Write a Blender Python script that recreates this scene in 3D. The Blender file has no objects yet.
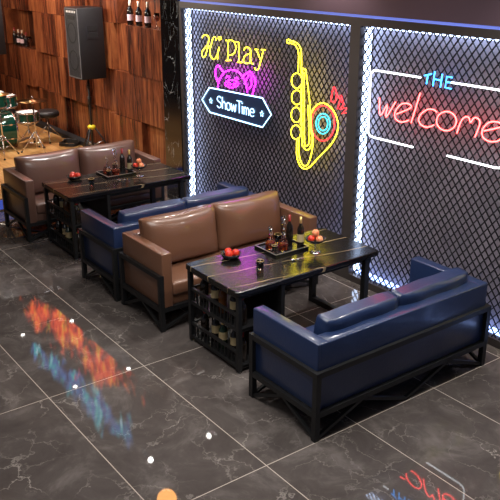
import bpy, bmesh, math, random
from mathutils import Vector, Matrix
random.seed(7)
PI = math.pi
C = bpy.context.scene.collection
SC = bpy.context.scene

# ---------------------------------------------------------------- camera
cd = bpy.data.cameras.new('camera'); cam = bpy.data.objects.new('camera', cd); C.objects.link(cam)
cd.sensor_width = 36.0; cd.lens = 777.4 * 36.0 / 500.0; cd.clip_end = 100
yaw, pit = 0.93457, 0.36558
fwd = Vector((math.cos(pit)*math.cos(yaw), math.cos(pit)*math.sin(yaw), -math.sin(pit)))
cam.location = (-2.9994, -3.3221, 3.1076)
cam.rotation_euler = fwd.to_track_quat('-Z', 'Y').to_euler()
SC.camera = cam
# ---------------------------------------------------------------- world, exposure, added fill lights
w = bpy.data.worlds.new('world'); SC.world = w; w.use_nodes = True
w.node_tree.nodes['Background'].inputs[0].default_value = (0.75, 0.8, 1.0, 1)
w.node_tree.nodes['Background'].inputs[1].default_value = 0.09
SC.view_settings.view_transform = 'Standard'; SC.view_settings.look = 'None'
SC.view_settings.exposure = 0.05; SC.view_settings.gamma = 1.0
SC.view_settings.use_curve_mapping = False

def area(name, loc, rot, size, energy, col=(1, 1, 1), sy=None):
    l = bpy.data.lights.new(name, 'AREA'); l.energy = energy; l.color = col
    l.shape = 'RECTANGLE'; l.size = size; l.size_y = sy or size
    o = bpy.data.objects.new(name, l); C.objects.link(o); o.location = loc; o.rotation_euler = rot
    return o
area('hall_fill', (-0.6, 0.6, 3.26), (0, 0, 0), 2.2, 105, (1.0, 0.97, 0.92), 2.2)  # unseen soft fill added over the front row, not a fitting of the room
area('hall_fill', (-3.0, -1.2, 3.26), (0, 0, 0), 1.6, 32, (1.0, 0.96, 0.92), 3.0)  # weaker unseen fill added on the camera side to lift facing surfaces
area('stage_fill', (0.0, 8.9, 3.0), (0, math.radians(-76), 0), 0.5, 115, (1.0, 0.84, 0.66), 5.0)  # unseen fill added to brighten wood wall and stage, tilted out of floor reflections

SC.cycles.sample_clamp_indirect = 4.0
# ---------------------------------------------------------------- materials
M = {}
def nt(name):
    m = bpy.data.materials.new(name); m.use_nodes = True
    return m, m.node_tree.nodes, m.node_tree.links, m.node_tree.nodes['Principled BSDF']
def mat(name, col, rough=0.5, metal=0.0, bump=0.0, bscale=60, emit=None, es=0.0, trans=0.0, spec=None, coat=0.0, ior=None, vary=0.0):
    m, N, L, b = nt(name)
    b.inputs['Base Color'].default_value = (*col, 1); b.inputs['Roughness'].default_value = rough
    b.inputs['Metallic'].default_value = metal
    if emit: b.inputs['Emission Color'].default_value = (*emit, 1); b.inputs['Emission Strength'].default_value = es
    if trans: b.inputs['Transmission Weight'].default_value = trans
    if spec is not None: b.inputs['Specular IOR Level'].default_value = spec
    if coat: b.inputs['Coat Weight'].default_value = coat; b.inputs['Coat Roughness'].default_value = 0.12
    if ior: b.inputs['IOR'].default_value = ior
    if bump or vary:
        t = N.new('ShaderNodeTexCoord'); n = N.new('ShaderNodeTexNoise'); n.inputs['Scale'].default_value = bscale
        n.inputs['Detail'].default_value = 4; L.new(t.outputs['Object'], n.inputs['Vector'])
        if bump:
            bp = N.new('ShaderNodeBump'); bp.inputs['Strength'].default_value = bump; bp.inputs['Distance'].default_value = 0.01
            L.new(n.outputs[0], bp.inputs['Height']); L.new(bp.outputs[0], b.inputs['Normal'])
        if vary:
            r = N.new('ShaderNodeMapRange'); r.inputs[3].default_value = rough - vary; r.inputs[4].default_value = rough + vary
            L.new(n.outputs[0], r.inputs[0]); L.new(r.outputs[0], b.inputs['Roughness'])
    M[name] = m; return m
mat('blue_leather', (0.012, 0.025, 0.076), 0.33, bump=0.12, bscale=45, coat=0.35)
mat('brown_leather', (0.155, 0.070, 0.040), 0.34, bump=0.12, bscale=45, coat=0.45)
mat('taupe_leather', (0.14, 0.072, 0.054), 0.34, bump=0.12, bscale=45, coat=0.3)
mat('black_steel', (0.010, 0.010, 0.011), 0.42, spec=0.4)
mat('dark_gap', (0.006, 0.006, 0.007), 0.7)
mat('chrome', (0.75, 0.75, 0.77), 0.14, 1.0)
mat('steel', (0.5, 0.5, 0.52), 0.3, 1.0)
mat('brass', (0.55, 0.36, 0.14), 0.28, 1.0)
mat('speaker_black', (0.007, 0.007, 0.009), 0.55, bump=0.3, bscale=220)
mat('grille', (0.022, 0.022, 0.028), 0.5, 0.3, bump=0.5, bscale=300)
mat('yellow_plastic', (0.75, 0.6, 0.02), 0.35)
mat('white_plastic', (0.8, 0.8, 0.8), 0.4)
mat('drum_green', (0.004, 0.085, 0.06), 0.15, 0.2, coat=0.6)
mat('drum_head', (0.82, 0.82, 0.8), 0.4)
mat('stool_black', (0.012, 0.012, 0.013), 0.45)
mat('bottle_glass', (0.012, 0.008, 0.006), 0.06, spec=0.8)
mat('bottle_green', (0.01, 0.03, 0.012), 0.06, spec=0.8)
mat('bottle_amber', (0.09, 0.028, 0.006), 0.07, spec=0.8)
mat('label_cream', (0.48, 0.37, 0.20), 0.55)
mat('label_pink', (0.85, 0.66, 0.74), 0.5)
mat('foil_gold', (0.6, 0.42, 0.16), 0.3, 0.8)
mat('foil_pale', (0.75, 0.62, 0.5), 0.4, 0.2)
mat('foil_red', (0.25, 0.02, 0.015), 0.35)
mat('glass', (1, 1, 1), 0.03, trans=1.0, ior=1.45)
mat('liquor', (0.35, 0.05, 0.02), 0.05, trans=0.7, ior=1.36)
mat('whisky', (0.75, 0.32, 0.06), 0.05, trans=0.8, ior=1.36)
mat('tray_black', (0.012, 0.012, 0.013), 0.18)
mat('tray_rim', (0.42, 0.40, 0.38), 0.3, 0.8)
mat('bowl_black', (0.015, 0.014, 0.014), 0.2)
mat('pewter', (0.5, 0.5, 0.52), 0.22, 1.0)
mat('stem_green', (0.1, 0.14, 0.03), 0.6)
mat('fascia', (0.13, 0.08, 0.105), 0.35, bump=0.03, bscale=8)
mat('frame_bronze', (0.075, 0.062, 0.058), 0.42, 0.3)
mat('trim_grey', (0.14, 0.14, 0.15), 0.4)
mat('mesh_black', (0.010, 0.009, 0.012), 0.45, 0.3)
mat('backing', (0.30, 0.26, 0.30), 0.5)
mat('ceiling_dark', (0.035, 0.03, 0.032), 0.8)
mat('acrylic_navy', (0.02, 0.04, 0.10), 0.3)
mat('cable_black', (0.008, 0.008, 0.008), 0.5)
def neon(name, col, s):
    m = mat(name, col, 0.4, emit=col, es=s); m.cycles.emission_sampling = 'FRONT'; return m
neon('neon_yellow', (1.0, 0.82, 0.02), 10.0)
neon('neon_magenta', (0.85, 0.006, 0.95), 24.0)
neon('neon_white', (0.92, 0.97, 1.0), 4.0)
neon('neon_ice', (0.42, 0.72, 1.0), 3.6)
neon('neon_red', (0.95, 0.02, 0.03), 5.0)
neon('neon_coral', (1.0, 0.055, 0.052), 14.0)
neon('neon_cyan', (0.05, 0.62, 0.75), 2.0)
neon('neon_blue', (0.04, 0.35, 1.0), 7.0)
neon('led_white', (0.55, 0.70, 1.0), 6.5)
neon('led_blue', (0.08, 0.14, 0.7), 0.35)
neon('led_soft', (0.35, 0.5, 1.0), 3.5)
neon('led_dim', (0.16, 0.22, 0.75), 0.7)
neon('lamp_lens', (1.0, 0.97, 0.92), 40.0)
neon('amber_globe', (1.0, 0.42, 0.10), 14.0)

def fruit_mat(name, a, b2):
    m, N, L, b = nt(name); t = N.new('ShaderNodeTexCoord'); n = N.new('ShaderNodeTexNoise'); n.inputs['Scale'].default_value = 22
    r = N.new('ShaderNodeValToRGB'); r.color_ramp.elements[0].color = (*a, 1); r.color_ramp.elements[1].color = (*b2, 1)
    r.color_ramp.elements[0].position = .35; r.color_ramp.elements[1].position = .65
    L.new(t.outputs['Object'], n.inputs[0]); L.new(n.outputs[0], r.inputs[0]); L.new(r.outputs[0], b.inputs['Base Color'])
    b.inputs['Roughness'].default_value = .3; M[name] = m
fruit_mat('fruit_red', (0.5, 0.012, 0.008), (0.72, 0.06, 0.02))
fruit_mat('fruit_peach', (0.75, 0.17, 0.07), (0.9, 0.42, 0.2))

def math_(N, L, op, a, b=None):
    n = N.new('ShaderNodeMath'); n.operation = op
    for i, v in enumerate((a, b)):
        if v is None: continue
        if isinstance(v, (int, float)): n.inputs[i].default_value = v
        else: L.new(v, n.inputs[i])
    return n.outputs[0]
def mixc(N, L, f, a, b):
    n = N.new('ShaderNodeMix'); n.data_type = 'RGBA'
    if isinstance(f, (int, float)): n.inputs[0].default_value = f
    else: L.new(f, n.inputs[0])
    for i, v in ((6, a), (7, b)):
        if isinstance(v, tuple): n.inputs[i].default_value = (*v, 1)
        else: L.new(v, n.inputs[i])
    return n.outputs[2]
def ramp(N, L, f, stops):
    r = N.new('ShaderNodeValToRGB'); L.new(f, r.inputs[0]); e = r.color_ramp.elements
    while len(e) < len(stops): e.new(0.5)
    for i, (p, c) in enumerate(stops): e[i].position = p; e[i].color = (*c, 1)
    return r.outputs[0]
def noise(N, L, vec, scale, detail=4, dist=0.0, rough=0.5):
    n = N.new('ShaderNodeTexNoise'); n.inputs['Scale'].default_value = scale; n.inputs['Detail'].default_value = detail
    n.inputs['Distortion'].default_value = dist; n.inputs['Roughness'].default_value = rough
    if vec is not None: L.new(vec, n.inputs['Vector'])
    return n
def mapping(N, L, vec, scale=(1, 1, 1), rot=(0, 0, 0)):
    n = N.new('ShaderNodeMapping'); n.inputs['Scale'].default_value = scale; n.inputs['Rotation'].default_value = rot
    L.new(vec, n.inputs[0]); return n.outputs[0]

def make_floor_mat():
    m, N, L, b = nt('marble_tile'); t = N.new('ShaderNodeTexCoord').outputs['Object']
    sp = N.new('ShaderNodeSeparateXYZ'); L.new(t, sp.inputs[0])
    u = math_(N, L, 'MODULO', math_(N, L, 'ADD', sp.outputs[0], 0.413 + 0.807*30), 0.807)
    v = math_(N, L, 'MODULO', math_(N, L, 'ADD', sp.outputs[1], 1.615*30), 1.615)
    def line(x, per):
        d = math_(N, L, 'MINIMUM', x, math_(N, L, 'SUBTRACT', per, x))
        return math_(N, L, 'LESS_THAN', d, 0.0034)
    slab = math_(N, L, 'GREATER_THAN', math_(N, L, 'ABSOLUTE', math_(N, L, 'SUBTRACT', sp.outputs[1], 3.23)), 0.2)   # one double-length slab row
    g = math_(N, L, 'MAXIMUM', line(u, 0.807), math_(N, L, 'MULTIPLY', line(v, 1.615), slab))
    # per-tile offset so that the veins break at the joints
    iu = math_(N, L, 'FLOOR', math_(N, L, 'DIVIDE', math_(N, L, 'ADD', sp.outputs[0], 0.413 + 0.807*30), 0.807))
    iv = math_(N, L, 'FLOOR', math_(N, L, 'DIVIDE', math_(N, L, 'ADD', sp.outputs[1], 1.615*30), 1.615))
    off = N.new('ShaderNodeCombineXYZ'); L.new(math_(N, L, 'MULTIPLY', iu, 3.71), off.inputs[0]); L.new(math_(N, L, 'MULTIPLY', iv, 5.37), off.inputs[1])
    L.new(math_(N, L, 'MULTIPLY', math_(N, L, 'ADD', iu, iv), 2.3), off.inputs[2])
    va = N.new('ShaderNodeVectorMath'); va.operation = 'ADD'; L.new(t, va.inputs[0]); L.new(off.outputs[0], va.inputs[1])
    vec = va.outputs[0]
    cloud = noise(N, L, vec, 2.6, 9, 0.5, 0.66)
    base = ramp(N, L, cloud.outputs[0], [(0.28, (0.056, 0.046, 0.043)), (0.52, (0.088, 0.074, 0.069)), (0.74, (0.165, 0.143, 0.134))])
    wob = noise(N, L, vec, 2.4, 6, 0.0, 0.6)
    wv = N.new('ShaderNodeVectorMath'); wv.operation = 'MULTIPLY_ADD'; L.new(wob.outputs[1], wv.inputs[0]); wv.inputs[1].default_value = (0.55, 0.55, 0.55); L.new(vec, wv.inputs[2])
    def cracks(sc, wdt):
        vo = N.new('ShaderNodeTexVoronoi'); vo.feature = 'DISTANCE_TO_EDGE'; vo.inputs['Scale'].default_value = sc
        L.new(mapping(N, L, wv.outputs[0], (1.0, 0.62, 1), (0, 0, 0.5)), vo.inputs['Vector'])
        mr = N.new('ShaderNodeMapRange'); L.new(vo.outputs[0], mr.inputs[0]); mr.inputs[1].default_value = 0.0; mr.inputs[2].default_value = wdt
        mr.inputs[3].default_value = 1.0; mr.inputs[4].default_value = 0.0; return mr.outputs[0]
    m1 = ramp(N, L, noise(N, L, vec, 2.1, 3).outputs[0], [(0.46, (0, 0, 0)), (0.66, (1, 1, 1))])
    m2 = ramp(N, L, noise(N, L, vec, 3.3, 3, 0.3).outputs[0], [(0.42, (0, 0, 0)), (0.7, (1, 1, 1))])
    vv = math_(N, L, 'MINIMUM', math_(N, L, 'ADD', math_(N, L, 'MULTIPLY', math_(N, L, 'MULTIPLY', cracks(1.5, 0.010), m1), 0.6),
                                    math_(N, L, 'MULTIPLY', math_(N, L, 'MULTIPLY', cracks(3.9, 0.022), m2), 0.35)), 1.0)
    c = mixc(N, L, vv, base, (0.46, 0.41, 0.37))
    c = mixc(N, L, g, c, (0.40, 0.34, 0.29))
    L.new(c, b.inputs['Base Color'])
    fine = noise(N, L, vec, 7, 6)
    mr = N.new('ShaderNodeMapRange'); L.new(fine.outputs[0], mr.inputs[0]); mr.inputs[3].default_value = 0.0; mr.inputs[4].default_value = 0.05
    L.new(math_(N, L, 'ADD', mr.outputs[0], math_(N, L, 'MULTIPLY', g, 0.4)), b.inputs['Roughness'])
    b.inputs['IOR'].default_value = 1.55
    M['marble_tile'] = m
make_floor_mat()

def make_wood(name, axis, dark, mid, light, plank, rough=0.35):
    # axis: the direction across the planks (0 = x, 1 = y); grain runs along the other one (y or z)
    m, N, L, b = nt(name); t = N.new('ShaderNodeTexCoord').outputs['Object']
    sp = N.new('ShaderNodeSeparateXYZ'); L.new(t, sp.inputs[0])
    if axis == 1: sc = (2, 9, 0.9); across = sp.outputs[1]; along = sp.outputs[2]
    else: sc = (11, 0.9, 1); across = sp.outputs[0]; along = sp.outputs[1]
    pid = math_(N, L, 'FLOOR', math_(N, L, 'DIVIDE', across, plank))
    row = math_(N, L, 'FLOOR', math_(N, L, 'DIVIDE', math_(N, L, 'SUBTRACT', along, 0.145), 0.668))
    wn = N.new('ShaderNodeTexWhiteNoise'); wn.noise_dimensions = '2D'; cb = N.new('ShaderNodeCombineXYZ')
    L.new(pid, cb.inputs[0]); L.new(row, cb.inputs[1]); L.new(cb.outputs[0], wn.inputs[0])
    va = N.new('ShaderNodeVectorMath'); va.operation = 'ADD'; L.new(t, va.inputs[0])
    cc = N.new('ShaderNodeCombineXYZ'); L.new(math_(N, L, 'MULTIPLY', wn.outputs[0], 7.0), cc.inputs[2]); L.new(math_(N, L, 'MULTIPLY', wn.outputs[0], 3.0), cc.inputs[0])
    L.new(cc.outputs[0], va.inputs[1])
    g = noise(N, L, mapping(N, L, va.outputs[0], sc), 1.6, 8, 0.8, 0.65)
    g2 = noise(N, L, mapping(N, L, va.outputs[0], tuple(s*5 for s in sc)), 1.0, 3)
    f = math_(N, L, 'ADD', math_(N, L, 'MULTIPLY', g.outputs[0], 0.75), math_(N, L, 'MULTIPLY', g2.outputs[0], 0.15))
    f = math_(N, L, 'ADD', f, math_(N, L, 'MULTIPLY', math_(N, L, 'SUBTRACT', wn.outputs[0], 0.5), 0.22))
    c = ramp(N, L, f, [(0.28, dark), (0.45, mid), (0.66, light)])
    L.new(c, b.inputs['Base Color']); b.inputs['Roughness'].default_value = rough
    M[name] = m
make_wood('wall_wood', 1, (0.026, 0.008, 0.005), (0.16, 0.043, 0.018), (0.42, 0.145, 0.052), 0.19, 0.27)
make_wood('stage_wood', 0, (0.34, 0.16, 0.05), (0.6, 0.32, 0.11), (0.78, 0.48, 0.20), 0.14, 0.28)

def make_stone(name, base, vein, sc, width, rough, stretch=(1, 1, 1), rot=0.0, dist=1.0):
    m, N, L, b = nt(name); t = N.new('ShaderNodeTexCoord').outputs['Object']
    n = noise(N, L, mapping(N, L, t, stretch, (0, 0, rot)), sc, 3, dist)
    d = math_(N, L, 'ABSOLUTE', math_(N, L, 'SUBTRACT', n.outputs[0], 0.5))
    mr = N.new('ShaderNodeMapRange'); L.new(d, mr.inputs[0]); mr.inputs[2].default_value = width; mr.inputs[3].default_value = 1; mr.inputs[4].default_value = 0
    k = noise(N, L, t, 3.0, 2); mk = ramp(N, L, k.outputs[0], [(0.48, (0, 0, 0)), (0.6, (1, 1, 1))])
    L.new(mixc(N, L, math_(N, L, 'MULTIPLY', mr.outputs[0], mk), base, vein), b.inputs['Base Color'])
    b.inputs['Roughness'].default_value = rough; b.inputs['IOR'].default_value = 1.6
    M[name] = m
make_stone('column_marble', (0.006, 0.006, 0.007), (0.65, 0.65, 0.65), 3.0, 0.006, 0.12, (1, 1, 0.6), 0.3, 2.0)
def make_table_marble():
    m, N, L, b = nt('table_marble'); t = N.new('ShaderNodeTexCoord').outputs['Object']
    sp = N.new('ShaderNodeSeparateXYZ'); L.new(t, sp.inputs[0])
    n = noise(N, L, t, 1.6, 3, 0.2)
    tot = None
    for sl, per, off, wd in ((0.16, 0.27, 0.07, 0.0032),):
        q = math_(N, L, 'ADD', math_(N, L, 'ADD', sp.outputs[1], math_(N, L, 'MULTIPLY', sp.outputs[0], sl)), math_(N, L, 'MULTIPLY', n.outputs[0], 0.16))
        f = math_(N, L, 'MODULO', math_(N, L, 'ADD', q, 5*per + off), per)
        d = math_(N, L, 'MINIMUM', f, math_(N, L, 'SUBTRACT', per, f))
        k = math_(N, L, 'LESS_THAN', d, wd)
        tot = k if tot is None else math_(N, L, 'MAXIMUM', tot, k)
    k = noise(N, L, t, 2.2, 3); mk = ramp(N, L, k.outputs[0], [(0.30, (0, 0, 0)), (0.46, (1, 1, 1))])
    L.new(mixc(N, L, math_(N, L, 'MULTIPLY', tot, mk), (0.006, 0.005, 0.0045), (0.42, 0.31, 0.18)), b.inputs['Base Color'])
    b.inputs['Roughness'].default_value = 0.20; b.inputs['IOR'].default_value = 1.5; M['table_marble'] = m
make_table_marble()

def make_screen():
    m, N, L, b = nt('screen_image'); t = N.new('ShaderNodeTexCoord').outputs['Object']
    sp = N.new('ShaderNodeSeparateXYZ'); L.new(t, sp.inputs[0])
    x, y = sp.outputs[0], sp.outputs[1]
    # streaks follow the sight line so their floor reflection stands upright
    su = math_(N, L, 'ADD', math_(N, L, 'MULTIPLY', x, 0.39), math_(N, L, 'MULTIPLY', y, 0.92))
    sv = math_(N, L, 'SUBTRACT', math_(N, L, 'MULTIPLY', y, 0.39), math_(N, L, 'MULTIPLY', x, 0.92))
    cs = N.new('ShaderNodeCombineXYZ'); L.new(math_(N, L, 'MULTIPLY', su, 0.8), cs.inputs[0]); L.new(math_(N, L, 'MULTIPLY', sv, 4.2), cs.inputs[1])
    st = noise(N, L, cs.outputs[0], 1.0, 6, 0.4, 0.7)
    fine = noise(N, L, mapping(N, L, cs.outputs[0], (1.1, 1.7, 1), (0, 0, 0)), 1.3, 5, 0.3, 0.7)
    # distance from the red ridge (x 1.85) and from the blue ridge (x 1.15), broken up by the noise
    def band(cx, wd, lo, hi, amp):
        d = math_(N, L, 'DIVIDE', math_(N, L, 'ABSOLUTE', math_(N, L, 'SUBTRACT', x, cx)), wd)
        e1 = math_(N, L, 'DIVIDE', math_(N, L, 'SUBTRACT', y, lo), 0.7); e2 = math_(N, L, 'DIVIDE', math_(N, L, 'SUBTRACT', hi, y), 0.9)
        e = math_(N, L, 'MINIMUM', math_(N, L, 'MINIMUM', e1, e2), 1.0)
        v = math_(N, L, 'SUBTRACT', math_(N, L, 'ADD', e, math_(N, L, 'MULTIPLY', math_(N, L, 'SUBTRACT', st.outputs[0], 0.5), amp)), d)
        n = N.new('ShaderNodeClamp'); L.new(math_(N, L, 'MULTIPLY', v, 1.3), n.inputs[0]); return n.outputs[0]
    red = band(1.80, 0.34, 6.0, 10.7, 5.2); blue = band(1.14, 0.22, 4.7, 8.7, 5.6)
    rc = ramp(N, L, fine.outputs[0], [(0.36, (0.30, 0.012, 0.008)), (0.5, (0.9, 0.07, 0.02)), (0.6, (1.0, 0.30, 0.03)), (0.7, (0.9, 0.75, 0.1))])
    bc = ramp(N, L, fine.outputs[0], [(0.36, (0.01, 0.03, 0.14)), (0.5, (0.06, 0.16, 0.42)), (0.58, (0.03, 0.4, 0.42)), (0.68, (0.55, 0.7, 0.85))])
    c = mixc(N, L, blue, (0, 0, 0), bc); c = mixc(N, L, red, c, rc)
    L.new(c, b.inputs['Emission Color']); b.inputs['Emission Strength'].default_value = 5.0
    b.inputs['Base Color'].default_value = (0.01, 0.01, 0.01, 1); M['screen_image'] = m
make_screen()

# ---------------------------------------------------------------- mesh helpers
def box(bm, a, b, mt=None):
    x0, y0, z0 = a; x1, y1, z1 = b
    vs = [bm.verts.new(Vector(p)) for p in ((x0,y0,z0),(x1,y0,z0),(x1,y1,z0),(x0,y1,z0),(x0,y0,z1),(x1,y0,z1),(x1,y1,z1),(x0,y1,z1))]
    for f in ((0,3,2,1),(4,5,6,7),(0,1,5,4),(1,2,6,5),(2,3,7,6),(3,0,4,7)): bm.faces.new([vs[i] for i in f])
    if mt is not None:
        for v in vs: v.co = mt @ v.co
    return vs
def bar(bm, p, q, w, h=None, up=(0, 0, 1)):
    """square bar from p to q"""
    p = Vector(p); q = Vector(q); h = h or w; d = (q - p); l = d.length; d.normalize(); u = Vector(up)
    if abs(d.dot(u)) > .99: u = Vector((0, 1, 0))
    s = d.cross(u).normalized(); u = s.cross(d)
    m = Matrix((( d.x, s.x, u.x, p.x), (d.y, s.y, u.y, p.y), (d.z, s.z, u.z, p.z), (0, 0, 0, 1)))
    box(bm, (0, -w/2, -h/2), (l, w/2, h/2), m)
def rod(bm, p, q, r, r2=None, n=10):
    tube(bm, [p, q], r, n, r2)
def tube(bm, pts, r, n=8, r2=None, closed=False):
    pts = [Vector(p) for p in pts]; rings = []; k = len(pts)
    for i, p in enumerate(pts):
        if closed: d = pts[(i+1) % k] - pts[i-1]
        elif i == 0: d = pts[1] - p
        elif i == k-1: d = p - pts[-2]
        else: d = pts[i+1] - pts[i-1]
        d.normalize(); u = Vector((0, 0, 1)) if abs(d.z) < .9 else Vector((1, 0, 0))
        s = d.cross(u).normalized(); u = s.cross(d)
        rr = r if r2 is None else r + (r2 - r)*i/(k-1)
        rings.append([bm.verts.new(p + (s*math.cos(2*PI*j/n) + u*math.sin(2*PI*j/n))*rr) for j in range(n)])
    for i in range(k if closed else k-1):
        a, b = rings[i], rings[(i+1) % k]
        for j in range(n):
            bm.faces.new((a[j], a[(j+1) % n], b[(j+1) % n], b[j])).smooth = True
    if not closed:
        bm.faces.new(rings[0][::-1]); bm.faces.new(rings[-1])
def lathe(bm, prof, n=20, at=(0, 0, 0), axis='z', smooth=True):
    at = Vector(at); rings = []
    def P(r, h, a):
        c, s = r*math.cos(a), r*math.sin(a)
        return at + (Vector((c, s, h)) if axis == 'z' else Vector((h, c, s)) if axis == 'x' else Vector((s, h, c)))
    for r, h in prof:
        if r < 1e-6: rings.append([bm.verts.new(P(0, h, 0))])
        else: rings.append([bm.verts.new(P(r, h, 2*PI*j/n)) for j in range(n)])
    for a, b in zip(rings, rings[1:]):
        for j in range(n):
            k = (j+1) % n
            if len(a) == 1 and len(b) == 1: continue
            if len(a) == 1: f = (a[0], b[k], b[j])
            elif len(b) == 1: f = (a[j], a[k], b[0])
            else: f = (a[j], a[k], b[k], b[j])
            bm.faces.new(f).smooth = smooth
def rbox(a, b, r=0.02, seg=3):
    bm = bmesh.new(); box(bm, a, b)
    bmesh.ops.bevel(bm, geom=bm.edges[:], offset=r, segments=seg, affect='EDGES', profile=0.5)
    for f in bm.faces: f.smooth = True
    return bm
def puff(lx, ly, lz, at, tilt=0.0, e=0.32, sag=0.0, n=18):
    """stuffed cushion: a rounded box whose faces bulge; lx wide, ly thick, lz tall, base centre at `at`"""
    bm = bmesh.new(); bmesh.ops.create_cube(bm, size=2.0)
    bmesh.ops.subdivide_edges(bm, edges=bm.edges[:], cuts=n, use_grid_fill=True)
    rt = Matrix.Rotation(tilt, 4, 'X')
    for v in bm.verts:
        x, y, z = v.co
        # round the rim in the x-z outline, bulge the thickness towards the middle
        rx, rz = abs(x), abs(z)
        pw = 6 if e > .4 else 3.2
        q = (1 - rx**pw)*(1 - rz**pw)
        th = e + (1 - e)*max(q, 0)**(0.42 if e > .4 else 0.5)
        if e > .4: kx = 1 - 0.055*abs(z)**3 - 0.02*(y*y); kz = 1 - 0.035*abs(x)**3
        else: kx = 1 - 0.035*(1 - z*z) - 0.03*abs(x*z)**8; kz = 1 - 0.045*(1 - x*x) - 0.05*abs(x*z)**8
        wr = 0.012*math.sin(7*x + 3*z)*(1 if abs(z) > .5 else .4)
        v.co = rt @ Vector((x*kx*lx/2, y*th*ly/2*(1.06 - .06*z) + wr*.3, z*kz*lz/2 + lz/2 - sag*(1 - x*x)*(z > 0)*z)) + Vector(at)
    bm.normal_update()
    for f in bm.faces: f.smooth = True
    return bm
def obj(name, bm, m, parent=None, loc=None):
    bmesh.ops.recalc_face_normals(bm, faces=bm.faces[:])
    me = bpy.data.meshes.new(name); bm.to_mesh(me); bm.free()
    o = bpy.data.objects.new(name, me); C.objects.link(o)
    me.materials.append(M[m] if isinstance(m, str) else m)
    if parent: o.parent = parent
    if loc: o.location = loc
    return o
def tag(o, label, cat, group=None, kind=None):
    o['label'] = label; o['category'] = cat
    if group: o['group'] = group
    if kind: o['kind'] = kind
    return o
def thing(name, label, cat, loc=(0, 0, 0), rz=0.0, group=None):
    o = bpy.data.objects.new(name, None); C.objects.link(o); o.empty_display_size = .1
    o.location = loc; o.rotation_euler = (0, 0, rz); return tag(o, label, cat, group)
def struct(name, bm, m):
    o = obj(name, bm, m); o['kind'] = 'structure'; return o
def kids(o): return [c for c in bpy.data.objects if c.parent == o]
def dup(root, loc, rz=None, label=None, group=None, cat=None):
    r = root.copy(); C.objects.link(r); r.location = loc
    if rz is not None: r.rotation_euler = (0, 0, rz)
    if label: r['label'] = label
    if group: r['group'] = group
    for ch in kids(root):
        c = ch.copy(); C.objects.link(c); c.parent = r
        for g in kids(ch):
            d = g.copy(); C.objects.link(d); d.parent = c
    return r
def B(): return bmesh.new()
def one(f, *a, **k):
    bm = B(); f(bm, *a, **k); return bm
# ================================================================ THE ROOM
MX = 2.15            # plane of the wire mesh
SZ = 0.16            # stage height
bm = B(); box(bm, (-9, -7, -0.1), (3.0, 15.0, 0.0)); struct('floor', bm, 'marble_tile')
bm = B(); box(bm, (-9, -7, 3.3), (3.0, 15.0, 3.4)); struct('ceiling', bm, 'ceiling_dark')
# wood wall of protruding blocks: rows of (y0, y1, front x); None = open niche
WB = 2.62
rows = [((0.0, 0.82), [(5.0, 6.55, 2.43), (6.55, 7.55, 2.35), (7.55, 9.25, 2.45), (9.25, 10.4, 2.38), (10.4, 14.0, 2.44)]),
        ((0.82, 1.48), [(5.0, 7.35, 2.36), (7.35, 8.25, 2.42), (8.25, 9.4, 2.34), (9.4, 10.5, 2.40), (10.5, 11.1, 2.32), (11.1, 14.0, 2.46)]),
        ((1.48, 2.15), [(5.0, 6.85, 2.34), (6.85, 7.35, 2.45), (7.35, 9.3, 2.36), (9.3, 10.25, 2.33), (10.25, 11.75, None), (11.75, 14.0, 2.38)]),
        ((2.15, 2.80), [(5.0, 7.2, None), (7.2, 8.1, 2.40), (8.1, 10.5, 2.36), (10.5, 11.5, 2.31), (11.5, 14.0, 2.40)]),
        ((2.80, 3.3), [(5.0, 14.0, 2.38)])]
bm = B(); box(bm, (WB, 5.0, 0), (WB + .2, 14.0, 3.3))
for (z0, z1), bl in rows:
    for y0, y1, x in bl:
        if x is None: continue
        box(bm, (x, y0 + .002, z0 + .002), (WB, y1 - .002, z1 - .002))
struct('wall_right', bm, 'wall_wood')
bm = B(); box(bm, (-9, 14.0, 0), (2.82, 14.2, 3.3)); struct('wall_far', bm, 'wall_wood')
# stage
bm = B(); box(bm, (-1.2, 6.25, 0.0), (2.36, 14.0, SZ)); struct('floor_stage', bm, 'stage_wood')
bm = B(); box(bm, (-0.05, 6.235, 0.02), (2.3, 6.25, SZ - .02))
tag(obj('led_strip', bm, 'led_blue'), 'blue glowing light strip along the front step of the stage, behind the far brown sofa', 'light strip')
bm = B(); box(bm, (2.20, 6.3, SZ), (2.33, 13.9, SZ + .07)); struct('baseboard_right', bm, 'dark_gap')
# black marble column
bm = B(); box(bm, (2.11, 5.062, 0), (2.64, 5.48, 3.3)); struct('column', bm, 'column_marble')
# lightbox wall: backing, bronze frame, fascia
bm = B(); box(bm, (2.29, -3.4, 0.0), (2.40, 5.06, 3.3)); struct('wall_lightbox', bm, 'backing')
panels = [(2.06, 5.02), (-0.93, 1.93), (-3.3, -1.06)]   # y ranges of the mesh panels
Z0, Z1 = 0.07, 2.49
bm = B()
box(bm, (2.12, -3.4, 0), (2.29, 5.06, Z0)); box(bm, (2.12, -3.4, Z1), (2.29, 5.06, 2.56))
for y0, y1 in ((5.02, 5.06), (1.93, 2.06), (-1.06, -0.93), (-3.4, -3.3)): box(bm, (2.12, y0, Z0), (2.29, y1, Z1))
struct('trim_1', bm, 'frame_bronze')
bm = B(); box(bm, (2.125, -3.4, 2.585), (2.29, 5.06, 3.3)); struct('wall_fascia', bm, 'fascia')
bm = B(); box(bm, (2.14, -3.4, 2.56), (2.28, 5.05, 2.58))
tag(obj('led_strip', bm, 'led_dim'), 'thin blue light line running along the top of the wire mesh wall frame', 'light strip')

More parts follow.
